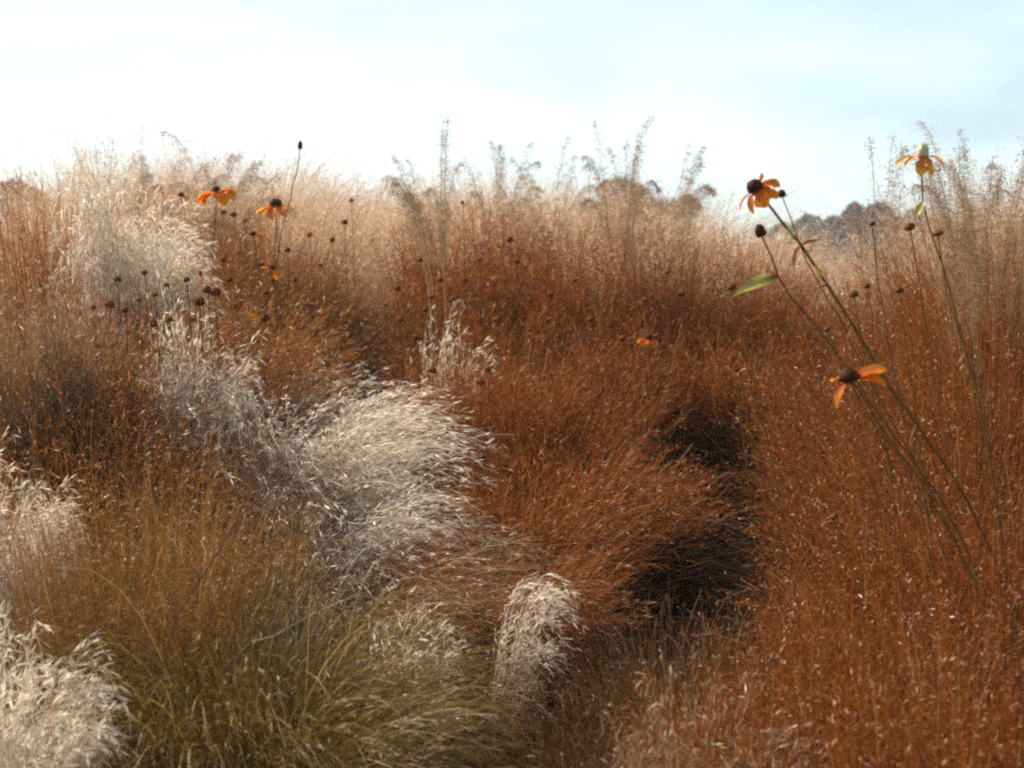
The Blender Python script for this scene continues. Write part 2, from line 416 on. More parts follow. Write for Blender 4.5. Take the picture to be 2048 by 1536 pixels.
# right foreground, speckled
C = [(1750, 1140, 2.6), (1660, 1240, 2.3), (1830, 1080, 2.6), (1960, 1060, 2.5), (1760, 1290, 2.1), (1900, 1280, 2.0), (2020, 1200, 2.1), (1640, 1400, 1.9), (1800, 1430, 1.8), (1960, 1420, 1.75), (2060, 1350, 1.8),
     (1790, 960, 3.1), (1830, 900, 3.1), (1960, 860, 3.0), (2050, 900, 2.7), (1760, 830, 3.8), (1780, 770, 3.7), (1900, 720, 3.6), (2020, 700, 3.4), (1710, 690, 4.7), (1740, 650, 4.6), (1850, 570, 4.5), (1955, 450, 4.3), (2050, 410, 4.0), (2000, 500, 3.7), (1880, 520, 4.8), (1900, 620, 4.0), (1650, 640, 5.6), (1730, 580, 6.0), (1810, 520, 6.0), (1910, 460, 5.6), (2020, 410, 5.2),
     (1550, 1330, 2.2), (1760, 1060, 2.9)]
mass('speckled_grass', 'reddish brown grass flecked with pale glinting seeds on the right',
     [(px + U(-20, 20), py + U(-10, 10), d, 'speck', dict(n=1.0, r=1.4, hwm=U(.13, .22) * (d / 2.6) ** .6, shade_thatch=600, **L_)) for px, py, d in C], ('russet_stem', 'speck_seed'))
# low grass around the dark hollow and along the bottom
C = [(1350, 1225, 2.8), (1300, 1360, 2.5), (1420, 1245, 2.6), (1210, 1420, 2.2), (1310, 1420, 2.1), (1530, 1260, 2.7), (880, 1180, 2.9)]
mass('low_grass', 'dull brown low grass round the dark hollow at the bottom centre',
     [(px + U(-15, 15), py + U(-10, 10), d, 'low', dict(n=.6, r=1.3, k=.5, shade_thatch=500, hwm=U(.15, .25), wdir=(.5, -.2, 0), wind=.3)) for px, py, d in C], ('low_stem', 'low_seed'))
# far blond band
SKY = np.array([(-60, 480), (60, 430), (110, 375), (160, 325), (210, 300), (300, 285), (420, 285), (560, 292), (650, 310), (720, 335), (800, 355), (900, 352), (1000, 345), (1100, 335), (1180, 352), (1300, 375), (1400, 400), (1450, 425), (1530, 460), (1590, 535), (1690, 560), (1770, 520), (1830, 430), (1900, 350), (1980, 315), (2110, 305)], float)
B = []
for i in range(150):
    px = U(-60, 2110)
    d = U(7.0, 13.5)
    top = float(np.interp(px, SKY[:, 0], SKY[:, 1]))
    py = top - 4 + 130 * U(0, 1) ** 1.9
    B.append((px, py, d, 'blond', dict(n=.8, r=1.8, shade_thatch=220, wdir=(.8, 0, -.1), wind=.2, ws=d / 3.6)))
mass('blond_grass', 'pale blond fluffy grass along the skyline behind the russet grass', B, ('blond_stem', 'blond_seed'))

# tall single plumes on the skyline
TG = 'tall plumed stalks on the skyline'
A_ = 'tall_grass_tuft'
for lab, px, py, d, kw in [
    ('tall plumed grass whose head droops left above the middle of the skyline', 872, 222, 6.2, dict(n=1.3, hw=44, wdir=(-.9, 0, 0), wind=.55)),
    ('tall straight plumed grass standing over the pale domed tree', 1243, 232, 6.6, dict(n=1.1, hw=36, wdir=(-.5, 0, 0), wind=.12)),
    ('short airy plumed grass just right of the straight plume', 1350, 285, 7.0, dict(n=.6, hw=45)),
    ('short airy plume left of the straight plumed grass', 1095, 272, 7.6, dict(n=.6, hw=45)),
    ('faint airy plume next to the drooping plumed grass', 995, 272, 7.8, dict(n=.6, hw=45)),
    ('wide airy plumed grass at the right edge above the coneflowers', 1990, 215, 3.9, dict(n=2.6, r=2, k=1.5, hw=85, wdir=(.6, 0, 0), wind=.3)),
    ('airy plume between the right edge plume and the upright coneflower', 1925, 250, 4.3, dict(n=1.0, hw=55, wdir=(.3, 0, 0), wind=.2)),
    ('thin airy plume left of the upright coneflower', 1775, 262, 4.6, dict(n=.4, hw=30, wdir=(-.6, 0, 0), wind=.3)),
    ('leaning tall grass rising over the left skyline', 205, 275, 5.6, dict(n=1.0, hw=45, wdir=(.9, 0, 0), wind=.5)),
    ('feathery tall grass on the skyline above the orange coneflower', 430, 268, 6.6, dict(n=1.2, hw=70, wdir=(.9, 0, 0), wind=.5)),
    ('feathery grass top on the skyline above the white plumes', 300, 262, 6.6, dict(n=1.2, hw=70, wdir=(.9, 0, 0), wind=.5)),
]:
    kw.setdefault('lvar', .045)
    clump_thing(lab, TG, px, py, d, 'tall', name=A_, cat='tall grass', ws=max(1, d / 4.5), **kw)


# ------------------------------------------------------------------ coneflowers
def tube(geo, pts, r0, r1, seg=6, mat=0):
    pts = np.asarray(pts, float)
    n = len(pts)
    tan = unit(np.gradient(pts, axis=0))
    ref = np.array([0.3, 1.0, 0.2])
    a = unit(np.cross(tan, ref)); b = np.cross(tan, a)
    ang = np.linspace(0, 2 * np.pi, seg, endpoint=False)
    r = np.linspace(r0, r1, n)[:, None, None]
    V = pts[:, None, :] + r * (np.cos(ang)[None, :, None] * a[:, None, :] + np.sin(ang)[None, :, None] * b[:, None, :])
    i = np.arange(n - 1)[:, None] * seg; j = np.arange(seg)[None, :]; k = (np.arange(seg) + 1)[None, :] % seg
    Q = np.stack([i + j, i + k, i + seg + k, i + seg + j], -1)
    geo.add(V, Q, np.zeros(n * seg), np.zeros(n * seg), mat)


def spline(pts, n=26):
    pts = np.asarray(pts, float)
    t = np.concatenate([[0], np.cumsum(np.linalg.norm(np.diff(pts, axis=0), axis=1))])
    u = np.linspace(0, t[-1], n)
    m = np.gradient(pts, t, axis=0)
    out = []
    for x in u:
        i = min(np.searchsorted(t, x, 'right') - 1, len(t) - 2)
        h = t[i + 1] - t[i]; q = (x - t[i]) / h
        out.append((2*q**3-3*q**2+1)*pts[i] + (q**3-2*q**2+q)*h*m[i] + (-2*q**3+3*q**2)*pts[i+1] + (q**3-q**2)*h*m[i+1])
    return np.array(out)


def cone_mesh(r, h, mat, spiky=.24, rings=11, seg=22):
    """Domed seed cone, bristling with rows of chaff; base at z = 0."""
    g = Geo()
    prof = [(.35, -.22), (.8, -.14), (1.0, .05), (1.02, .25), (.97, .45), (.86, .64), (.70, .80), (.50, .92), (.28, .985), (.08, 1.0)]
    V = []
    for k, (a, b) in enumerate(prof):
        for j in range(seg):
            an = 2 * math.pi * (j + .5 * (k % 2)) / seg
            bump = 1 + (spiky * (1 if (j + k) % 2 else -.35) * (0 if k < 2 else 1)) * rng.uniform(.5, 1.2)
            V.append((r * a * bump * math.cos(an), r * a * bump * math.sin(an), h * b * (1 + (bump - 1) * .7)))
    n = len(prof)
    Q = [(k * seg + j, k * seg + (j + 1) % seg, (k + 1) * seg + (j + 1) % seg, (k + 1) * seg + j) for k in range(n - 1) for j in range(seg)]
    g.add(V, Q, np.zeros(len(V)), np.zeros(len(V)))
    return g.mesh('cone', [mat])


def strap_mesh(name, specs, r0, mat, z0=0.0, shape='petal', cup=.22, wide=1.0):
    """Petals / sepals / leaves: curved, cupped straps. specs: (azimuth, angle at base, angle at tip, length, width) in degrees and metres."""
    g = Geo()
    M = 9
    s = np.linspace(0, 1, M)
    for az, a0, a1, L, w in specs:
        az = rad(az)
        th = rad(a0) + (rad(a1) - rad(a0)) * s ** 1.1
        dr = np.cos(az), np.sin(az)
        T = np.stack([np.sin(th) * dr[0], np.sin(th) * dr[1], np.cos(th)], -1)
        P = np.concatenate([[[0, 0, 0]], np.cumsum((T[1:] + T[:-1]) * .5 * L / (M - 1), 0)]) + [r0 * dr[0], r0 * dr[1], z0]
        side = np.array([-dr[1], dr[0], 0])
        nor = np.cross(T, side)
        tw = rng.uniform(-.5, .5)
        if shape == 'petal': prof = np.interp(s, [0, .15, .45, .75, .93, 1], [.35, .65, 1, .95, .55, .12])
        elif shape == 'leaf': prof = np.interp(s, [0, .12, .35, .6, .85, 1], [.10, .5, 1, .85, .35, .03])
        else: prof = np.interp(s, [0, .3, 1], [1, .8, .05])
        cs = np.linspace(-1, 1, 5)
        rag = 1 + (.16 if shape == 'petal' else .05) * rng.normal(size=(M, 2))
        V = []
        for i in range(M):
            t = tw * s[i]
            sd = side * math.cos(t) + nor[i] * math.sin(t)
            nn = nor[i] * math.cos(t) - side * math.sin(t)
            for c in cs:
                crease = .04 * math.sin(c * 7 + i) * w
                V.append(P[i] + sd * (c * w * wide * .5 * prof[i] * rag[i, int(c > 0)]) + nn * (cup * w * prof[i] * c * c + crease))
        Q = [(i * 5 + j, i * 5 + j + 1, i * 5 + 6 + j, i * 5 + 5 + j) for i in range(M - 1) for j in range(4)]
        g.add(V, Q, np.repeat(s, 5), rng.random(M * 5) ** 2 * .7)
    return g.mesh(name, [mat], smooth_shade=True)


def orient(o, parent, pos, axis, roll_to=(0, -1, 0)):
    """Place a child at pos with its z along axis and its -y towards the viewer's side."""
    z = Vector(axis).normalized()
    y = -(Vector(roll_to) - z * z.dot(Vector(roll_to))).normalized()
    x = y.cross(z)
    m = Matrix((x, y, z)).transposed().to_4x4()
    m.translation = Vector(pos) - parent.location
    o.matrix_local = m


def coneflower(label, stem_px, d0, d1, cone, petals, group='coneflowers with petals', petal_mat='petal', cone_mat='cone', sepals=None, leaves=(), tilt=None,
               stem_r=(.0034, .0020), name='coneflower', cat='coneflower', extra=()):
    n = len(stem_px)
    pts = [at(px, py, d0 + (d1 - d0) * i / (n - 1)) for i, (px, py) in enumerate(stem_px)]     # head first
    last = pts[-1].copy(); gz = float(ground_z(last[0], last[1]))
    if last[2] > gz + .02:
        dirn = unit(last - pts[-2]); k = (last[2] - gz) / max(.15, -dirn[2])
        foot = last + dirn * k; foot[2] = float(ground_z(foot[0], foot[1])) - .02
        pts.append(foot)
    else:
        pts[-1][2] = gz - .02
    cur = spline(pts[::-1], 34)
    base = cur[0].copy()
    root = thing(name, base, label, cat, group)
    cur[2:-3] += rng.normal(0, .0016, cur[2:-3].shape)
    g = Geo(); tube(g, cur - base, stem_r[0] * .8, stem_r[1] * .85, 6)
    link('stem', g.mesh('stem', [MAT['stalk']], smooth_shade=True), root)
    ax = unit(cur[-1] - cur[-3]) if tilt is None else np.asarray(tilt, float)
    co = link('cone', cone_mesh(cone[0], cone[1], MAT[cone_mat]), root)
    orient(co, root, cur[-1], ax)
    if petals:
        pe = link('petals', strap_mesh('petals', petals, cone[0] * .75, MAT[petal_mat], z0=-.002, wide=1.3), co)
    if sepals:
        sp = link('sepals', strap_mesh('sepals', sepals, cone[0] * .5, MAT['sepal'], z0=-.004, shape='spike', cup=.1), co)
    for (lpx, lpy, tipx, tipy, w, mat, bend) in leaves:
        d = d0 + (d1 - d0) * .35
        i = int(np.argmin([np.linalg.norm(q - at(lpx, lpy, q[1])) for q in cur]))
        a = cur[i]; b = at(tipx, tipy, a[1] - .02)
        v = b - a; L = float(np.linalg.norm(v))
        me = strap_mesh('leaf', [(0, 90 - bend, 90 + bend, L * 1.05, w)], 0.0, MAT[mat], shape='leaf', cup=.15)
        o = link('leaf', me, root)
        x = Vector(v).normalized(); y = Vector((0, 1, .25)); y = (y - x * x.dot(y)).normalized(); z = x.cross(y)
        if z.z < 0: y, z = -y, -z
        # show the blade's face: normal half towards the viewer
        z2 = (z + Vector((0, -1.2, 0))); z2 = (z2 - x * x.dot(z2)).normalized(); y2 = z2.cross(x)
        m = Matrix((x, y2, z2)).transposed().to_4x4(); m.translation = Vector(a - base); o.matrix_local = m
    return root


spk = lambda k, L, a=100: [(360 / k * i + U(-12, 12), a - 15, a + U(-10, 25), L * U(.8, 1.2), .003) for i in range(k)]
coneflower('leaning coneflower with dark cone and tattered orange petals, leaf turning yellow on its thick stem',
           [(1512, 378), (1530, 400), (1570, 452), (1614, 508), (1660, 580), (1706, 650), (1755, 735), (1840, 860), (1925, 985), (2010, 1180), (2075, 1420)], 2.45, 2.55,
           (.0155, .020), [(255, 100, 165, .050, .024), (292, 105, 160, .048, .022), (215, 95, 175, .052, .014), (338, 95, 150, .042, .028), (180, 80, 150, .05, .009), (30, 70, 45, .034, .009), (5, 85, 105, .05, .006)],
           group='prominent coneflowers on the right', tilt=(-.55, -.25, .75), stem_r=(.0050, .0034),
           leaves=[(1618, 512, 1636, 556, .034, 'leaf_turn', 10), (1614, 508, 1640, 480, .010, 'leaf_dry', 20), (1612, 505, 1588, 545, .012, 'leaf_dry', 45), (1560, 440, 1586, 478, .014, 'leaf', 5), (1650, 565, 1626, 585, .009, 'leaf_dry', 25), (1706, 650, 1690, 700, .009, 'leaf_dry', 40), (1755, 735, 1800, 760, .008, 'leaf_dry', 35), (1840, 860, 1812, 905, .010, 'leaf_dry', 45)])
coneflower('bare brown coneflower seedhead with green sepals, broad green leaf hanging from its stem',
           [(1522, 470), (1534, 490), (1553, 545), (1566, 572), (1610, 622), (1655, 680), (1700, 742), (1775, 850), (1880, 1000), (1980, 1200), (2060, 1440)], 2.40, 2.5,
           (.0105, .021), None, group='prominent coneflowers on the right', sepals=spk(9, .026), tilt=(-.25, -.1, .95), stem_r=(.0036, .0022),
           leaves=[(1562, 566, 1464, 596, .032, 'leaf', 24), (1556, 556, 1528, 541, .008, 'leaf_dry', 15), (1562, 566, 1528, 558, .010, 'leaf_dry', 25), (1622, 648, 1568, 668, .008, 'leaf_dry', 35), (1650, 675, 1582, 655, .007, 'leaf_dry', 50), (1775, 850, 1740, 872, .008, 'leaf_dry', 40)])
coneflower('low coneflower with big black cone and drooping orange petals before the red grass',
           [(1699, 757), (1712, 772), (1760, 850), (1830, 950), (1890, 1045), (1960, 1190), (2010, 1420)], 2.25, 2.35,
           (.0175, .020), [(215, 95, 150, .062, .016), (200, 110, 165, .05, .010), (350, 80, 110, .062, .030), (325, 95, 135, .062, .026), (120, 85, 130, .04, .016), (60, 85, 120, .04, .016)],
           group='prominent coneflowers on the right', petal_mat='petal', sepals=spk(8, .018, 115), tilt=(-.35, -.25, .85), stem_r=(.0036, .0024))
coneflower('upright coneflower with greyish top and orange petals hanging like a skirt above the skyline',
           [(1845, 312), (1845, 330), (1843, 380), (1852, 430), (1884, 530), (1915, 640), (1955, 790), (1990, 980), (2025, 1230), (2050, 1500)], 2.6, 2.6,
           (.0120, .026), [(248, 135, 178, .052, .020), (288, 135, 178, .054, .020), (178, 85, 140, .058, .020), (2, 85, 95, .060, .007), (350, 85, 165, .050, .014), (205, 90, 150, .05, .015)],
           group='prominent coneflowers on the right', cone_mat='cone_pale', petal_mat='petal_gold', tilt=(0, -.05, 1), stem_r=(.0034, .0022),
           leaves=[(1846, 395, 1832, 436, .018, 'leaf', 8), (1884, 530, 1905, 560, .008, 'leaf_dry', 40), (1930, 690, 1912, 740, .009, 'leaf_dry', 40)])
coneflower('small dark seedhead with sepals on a thin stem touching the leaning coneflower',
           [(1564, 392), (1575, 418), (1590, 462), (1608, 510), (1680, 640), (1760, 800), (1850, 960), (1950, 1180), (2010, 1420)], 2.52, 2.5, (.0085, .013), [(350, 80, 70, .028, .005), (170, 50, 30, .022, .006)],
           petal_mat='petal_old', group='prominent coneflowers on the right', sepals=spk(7, .020, 95), tilt=(-.2, 0, 1), stem_r=(.003, .0016))
for lab, path, r, h in [
    ('brown seedhead with green collar beside the stem of the upright coneflower', [(1820, 458), (1826, 490), (1850, 640), (1885, 850), (1930, 1100), (1960, 1400)], .013, .016),
    ('lopsided tan seedhead just below the upright coneflower, to its lower right', [(1876, 470), (1880, 500), (1895, 590), (1940, 740), (1965, 900), (2010, 1200), (2030, 1450)], .013, .012),
    ('nearly black round seedhead behind the tip of the broad green leaf', [(1464, 578), (1480, 640), (1520, 800), (1560, 1000), (1600, 1250)], .0115, .014),
    ('orange brown seedhead over red grass between the thick stem and the right edge', [(1708, 592), (1716, 640), (1740, 760), (1790, 960), (1850, 1250)], .013, .014),
    ('small dry seedhead on a straight stem left of the round brown one', [(1735, 575), (1745, 640), (1752, 760), (1790, 1000), (1830, 1300)], .008, .012),
    ('round brown seedhead right of the small dry one above the red grass', [(1799, 584), (1806, 640), (1820, 760), (1850, 1000), (1890, 1300)], .011, .014),
    ('tiny dark seedhead against the bluish trees', [(1745, 450), (1752, 520), (1780, 700), (1840, 1000), (1890, 1300)], .008, .010),
    ('dull orange bud halfway down beside the low coneflower', [(1656, 662), (1670, 700), (1730, 820), (1810, 980), (1900, 1250)], .008, .011),
    ('dark seedhead sunk in the speckled grass below the low coneflower', [(1668, 1036), (1690, 1100), (1730, 1250), (1760, 1450)], .011, .012),
]:
    coneflower(lab, path, 2.75, 2.75, (r * .88, h * .88), None, cone_mat='cone_rust', group='seedheads above the speckled grass', sepals=spk(7, .018, 100), name='coneflower_seedhead', cat='seedhead', stem_r=(.0028, .0017))

# coneflowers of the left bank and the middle
for lab, path, d, cone, pets, pm in [
    ('faded coneflower with two wide orange petal lobes below the left skyline', [(433, 384), (432, 410), (425, 520), (440, 700)], 4.9, (.022, .028),
     [(175, 75, 140, .10, .05), (205, 85, 160, .11, .05), (235, 95, 165, .10, .05), (300, 95, 165, .13, .06), (330, 85, 155, .12, .05), (355, 75, 110, .09, .035)], 'petal'),
    ('smaller coneflower with ragged orange petals right of the two lobed one', [(552, 412), (552, 440), (550, 550), (560, 700)], 5.2, (.032, .038),
     [(190, 85, 130, .10, .035), (225, 95, 150, .09, .035), (265, 100, 165, .12, .04), (300, 95, 155, .11, .035), (340, 90, 140, .09, .03)], 'petal'),
    ('bright orange coneflower with dark eye alone in the central russet grass', [(1296, 678), (1297, 700), (1310, 800), (1330, 950)], 4.6, (.017, .020),
     [(200, 95, 140, .05, .03), (240, 100, 150, .055, .032), (275, 100, 160, .055, .032), (310, 100, 150, .055, .032), (345, 95, 140, .05, .03)], 'petal'),
    ('dark bud on a thin stalk poking above the left skyline', [(600, 296), (597, 325), (585, 380), (560, 480), (550, 600)], 5.2, (.012, .036), None, None),
    ('shrivelled orange coneflower low in the left seedheads, upper of two', [(544, 538), (548, 560), (550, 700)], 5.0, (.016, .02), [(300, 90, 165, .09, .03), (200, 60, 100, .05, .02)], 'petal'),
    ('shrivelled orange coneflower beside the white plumes', [(402, 548), (405, 575), (410, 700)], 4.8, (.014, .016), [(280, 100, 170, .09, .025)], 'petal'),
    ('orange petalled coneflower just above the pale tuft left of the mound', [(530, 640), (532, 660), (540, 780)], 4.7, (.024, .03), [(180, 70, 60, .07, .025), (215, 80, 90, .06, .02), (330, 85, 130, .06, .02)], 'petal'),
    ('coneflower with curled tan petals beneath the two lobed one', [(506, 470), (510, 500), (520, 620)], 5.2, (.017, .02), [(330, 80, 170, .07, .03), (20, 60, 150, .06, .03), (200, 85, 140, .05, .02)], 'petal_old'),
    ('orange coneflower scraps at the edge of the shadow above the mound', [(652, 732), (655, 750), (660, 850)], 4.8, (.02, .02), [(190, 75, 120, .06, .025), (300, 80, 140, .07, .03), (350, 70, 110, .06, .025)], 'petal_old'),
    ('faint orange coneflower in the russet grass left of the low black coned flower', [(1472, 742), (1474, 765), (1490, 900)], 4.0, (.010, .012), [(200, 70, 60, .04, .012), (340, 70, 60, .04, .012), (270, 95, 150, .03, .012)], 'petal_old'),
    ('wilted coneflower with brown petals between white plumes and the two lobed flower', [(362, 392), (366, 410), (380, 520)], 4.9, (.015, .018), [(200, 75, 120, .05, .025), (320, 80, 140, .06, .03)], 'petal_old'),
]:
    pets = [(a, b, c, L0 * .82, w0 * .9) for a, b, c, L0, w0 in pets] if pets else pets
    coneflower(lab, path, d, d, (cone[0] * .8, cone[1] * .8), pets, petal_mat=pm or 'petal', stem_r=(.004, .0028), tilt=(U(-.15, .15), -.1, 1), sepals=spk(6, .02, 110))

# ---- crowd of small seedheads: one prototype per size, then copies that share its meshes
HEADS = [(448, 425), (467, 430), (490, 442), (545, 562), (472, 613), (397, 604), (533, 586), (689, 445), (703, 401), (416, 580), (430, 586), (420, 455), (516, 682), (219, 610), (186, 615),
         (202, 692), (164, 673), (301, 648), (260, 665), (502, 678), (290, 545), (234, 559), (1033, 523), (994, 641), (1100, 590), (1363, 588), (794, 578), (862, 596), (1336, 545), (1245, 678),
         (863, 742), (976, 738), (962, 764), (832, 675), (318, 702), (340, 640), (352, 690), (372, 560), (385, 640), (445, 520), (458, 560), (480, 505), (520, 530), (575, 500), (590, 560), (610, 610),
         (620, 470), (640, 530), (655, 640), (665, 480), (560, 650), (580, 700), (610, 690), (540, 610), (490, 590), (250, 620), (275, 600), (310, 590), (330, 570), (230, 690), (880, 560), (905, 600),
         (850, 620), (930, 560), (960, 520), (1010, 560), (1060, 600), (655, 790), (668, 830), (1180, 640), (1150, 560), (925, 405), (1020, 480), (840, 520), (770, 610), (800, 640), (1290, 600), (115, 690), (90, 640)]
NOTED = {(472, 613): 'largest nearly black seedhead on the left bank, right of the white plumes', (703, 401): 'lone tiny dark seedhead high in the blond grass right of the orange coneflowers',
         (863, 742): 'dark seedhead just above the right end of the silvery mound', (397, 604): 'dark round seedhead at the lower right edge of the upper white clump'}
proto = None
for i, (px, py) in enumerate(HEADS):
    d = float(np.interp(py, [400, 560, 700, 830], [6.4, 5.4, 4.75, 4.3])) + .08 + U(-.15, .15)
    if py > 780: d = 3.9
    if px < 470 and py > 540: d = 3.9 + U(-.1, .1)
    p = at(px, py, d)
    gz = float(ground_z(p[0], p[1]))
    H = p[2] - gz
    if proto is None:
        proto = thing('coneflower_seedhead', (0, 0, 0), '-', 'seedhead')
        bend = np.array([[0, 0, -.02], [.01, .0, .3], [.0, .01, .7], [-.015, 0, 1.0]])
        g = Geo(); tube(g, spline(bend, 14), .0030, .0018, 5)
        stem0 = link('stem', g.mesh('stem', [MAT['head_stalk']], smooth_shade=True), proto)
        cone0 = link('cone', cone_mesh(.013, .016, MAT['cone_rust'], .30, seg=16), proto)
        sep0 = link('sepals', strap_mesh('sepals', [(45 * k + 9, 80, 115, .022, .005) for k in range(8)], .009, MAT['leaf_dry'], z0=-.003, shape='spike', cup=.1), cone0)
        root, st, co = proto, stem0, cone0
    else:
        root = proto.copy(); COL.objects.link(root)
        st = stem0.copy(); COL.objects.link(st); st.parent = root
        co = cone0.copy(); COL.objects.link(co); co.parent = root
        se = sep0.copy(); COL.objects.link(se); se.parent = co
    root.location = (p[0] + .015, p[1], gz)
    root.rotation_euler = (0, 0, U(-.5, .5))
    st.scale = (1, 1, H)
    k = {(472, 613): 1.7, (533, 641): 1.5, (397, 604): 1.25, (863, 742): 1.2}.get((px, py), U(.6, 1.4))
    co.location = (-.015, 0, H - .004); co.scale = (k, k, k); co.rotation_euler = (U(-.5, .3), U(-.4, .4), 0)
    tag(root, NOTED.get((px, py), 'small dark coneflower seedhead among the many scattered through the tawny grass'), 'seedhead', 'dark seedheads in the tawny grass')

# ---- bare dark stalks lying across the mounds
def stalk(label, path, d0, d1, r):
    n = len(path)
    pts = [at(px, py, d0 + (d1 - d0) * i / (n - 1)) for i, (px, py) in enumerate(path)]
    foot = pts[-1] + unit(pts[-1] - pts[-2]) * .1
    pts.append(foot); pts[-1][2] = float(ground_z(foot[0], foot[1])) - .02
    c = spline(pts[::-1], 30)
    base = c[0].copy()
    c[1:-1] += rng.normal(0, .004, c[1:-1].shape)
    g = Geo(); tube(g, c - base, r, r * .5, 6)
    root = thing('dry_stalk', base, label, 'dry stalk', 'bare dry stalks')
    link('stem', g.mesh('stem', [MAT['dark_stalk']], smooth_shade=True), root)
    for i in (8, 13, 18, 22, 26):
        q = c[i] - base; v = unit(rng.normal(size=3) + np.array([.2, -.2, .6])) * .05
        g = Geo(); tube(g, np.array([q, q + v * .5 + [0, 0, .004], q + v]), r * .5, r * .2, 5)
        link('twig', g.mesh('twig', [MAT['dark_stalk']]), root)


stalk('long bare dark stalk slanting across the pale mound', [(655, 832), (610, 885), (560, 940), (500, 1010), (440, 1090), (395, 1160), (355, 1240), (320, 1400)], 2.5, 2.3, .0028)
stalk('shorter bare stalk lying over the beige clump above the olive arches', [(730, 1185), (640, 1225), (560, 1260), (500, 1290), (455, 1330), (430, 1420)], 2.05, 2.0, .0022)
stalk('short dark twig on the pale mound right of the long stalk', [(700, 925), (660, 945), (610, 965), (560, 1010), (540, 1120)], 3.0, 3.0, .0028)
stalk('thin dark stalk standing in the speckled grass at the right edge', [(1985, 1100), (2008, 1180), (2030, 1270), (2045, 1400)], 1.75, 1.75, .0024)
stalk('thin dark stalk rising through the red grass above the right edge', [(1930, 640), (1945, 720), (1965, 790), (1985, 900), (2000, 1050), (2010, 1300)], 2.5, 2.5, .0022)
stalk('pale broken stalk standing in the dark hollow at the bottom', [(1245, 1240), (1225, 1300), (1210, 1360), (1200, 1480)], 2.0, 2.0, .0020)

stalk('bent dry stalk hooking over left of the low black coned flower', [(1567, 667), (1594, 648), (1640, 690), (1720, 800), (1800, 920), (1880, 1080), (1940, 1300)], 2.35, 2.4, .0016)
stalk('thin dry stalk just right of the low black coned flower', [(1760, 640), (1800, 780), (1850, 920), (1910, 1080), (1960, 1300)], 2.6, 2.5, .0016)
stalk('faint dry stalk sloping below the low black coned flower', [(1690, 830), (1740, 950), (1790, 1070), (1850, 1240), (1880, 1400)], 2.3, 2.2, .0015)
stalk('thin dry stalk between the upright coneflower and the right edge', [(1985, 520), (1990, 640), (2000, 800), (2012, 1000), (2020, 1300)], 2.7, 2.6, .0016)

# ------------------------------------------------------------------ ground, hills, trees
def grid_mesh(name, xs, ys, zf, mat):
    X, Y = np.meshgrid(xs, ys)
    V = np.stack([X, Y, zf(X, Y)], -1)
    ny, nx = X.shape
    i = np.arange(ny - 1)[:, None] * nx + np.arange(nx - 1)[None, :]
    Q = np.stack([i, i + 1, i + nx + 1, i + nx], -1)
    g = Geo(); g.add(V, Q, np.zeros(nx * ny), np.zeros(nx * ny))
    return g.mesh(name, [mat], smooth_shade=True)


xs = np.unique(np.concatenate([np.linspace(-14, 14, 141), np.linspace(-900, 900, 61)]))
ys = np.unique(np.concatenate([np.linspace(-4, 30, 150), np.linspace(-200, 900, 56)]))
tag(link('ground', grid_mesh('ground', xs, ys, ground_z, MAT['soil'])), 'dry brown soil under the grasses', 'ground', kind='structure')


def tree(label, px, py, d, width, mat, leaf=.32, n=2600, name='broadleaf_tree', depth=.8, seed=0):
    r_ = np.random.default_rng(seed)
    top = at(px, py, d)
    gz = float(ground_z(top[0], top[1]))
    H = top[2] - gz
    base = np.array([top[0], top[1], gz - .1])
    root = thing(name, base, label, 'tree', 'trees beyond the meadow')
    # trunk and limbs
    g = Geo()
    cz = H * .55
    tube(g, spline([(0, 0, 0), (.1, 0, H * .25), (-.05, .1, H * .5), (.05, 0, H * .8)], 10), .05 * H, .012 * H, 8)
    W2 = width / 2
    for k in range(9):
        a = k * 2.4; q = r_.uniform(.4, .8)
        s0 = np.array([0, 0, H * r_.uniform(.22, .5)])
        e = np.array([math.cos(a) * W2 * q, math.sin(a) * W2 * q * depth, H * r_.uniform(.5, .85)])
        tube(g, spline([s0, (s0 + e) / 2 + [0, 0, .04 * H], e], 7), .018 * H, .005 * H, 6)
    link('trunk', g.mesh('trunk', [MAT['bark']], smooth_shade=True), root)
    # crown: leaf faces gathered in lumps
    lumps = []
    for k in range(46):
        a = r_.uniform(0, 6.28); rr = math.sqrt(r_.random())
        zz = r_.uniform(.18, 1.0)
        e = math.sqrt(max(0.02, 1 - ((zz - .45) / .55) ** 2)) if zz > .45 else .95
        lumps.append((math.cos(a) * rr * e * W2 * .85, math.sin(a) * rr * e * W2 * depth * .85, H * (.05 + zz * .85), r_.uniform(.10, .2) * W2))
    V = []
    per = n // len(lumps)
    for (lx, ly, lz, lr) in lumps:
        v = unit(r_.normal(size=(per, 3))) * (r_.random((per, 1)) ** .45) * [lr, lr, lr * .8] + [lx, ly, lz]
        nr = unit(r_.normal(size=(per, 3)) + [0, 0, .5]); t1 = unit(np.cross(nr, r_.normal(size=(per, 3)))); t2 = np.cross(nr, t1)
        s = (leaf * r_.uniform(.5, 1.2, per))[:, None]
        V.append(np.stack([v - t1 * s, v + t2 * s * .5, v + t1 * s, v - t2 * s * .5], 1))
    V = np.concatenate(V); m = len(V)
    hi = V[..., 2].max(); V[..., 2] *= H / hi
    g = Geo(); g.add(V, np.arange(m * 4).reshape(m, 4), np.zeros(m * 4), np.repeat(r_.random(m), 4))
    link('crown', g.mesh('crown', [mat]), root)


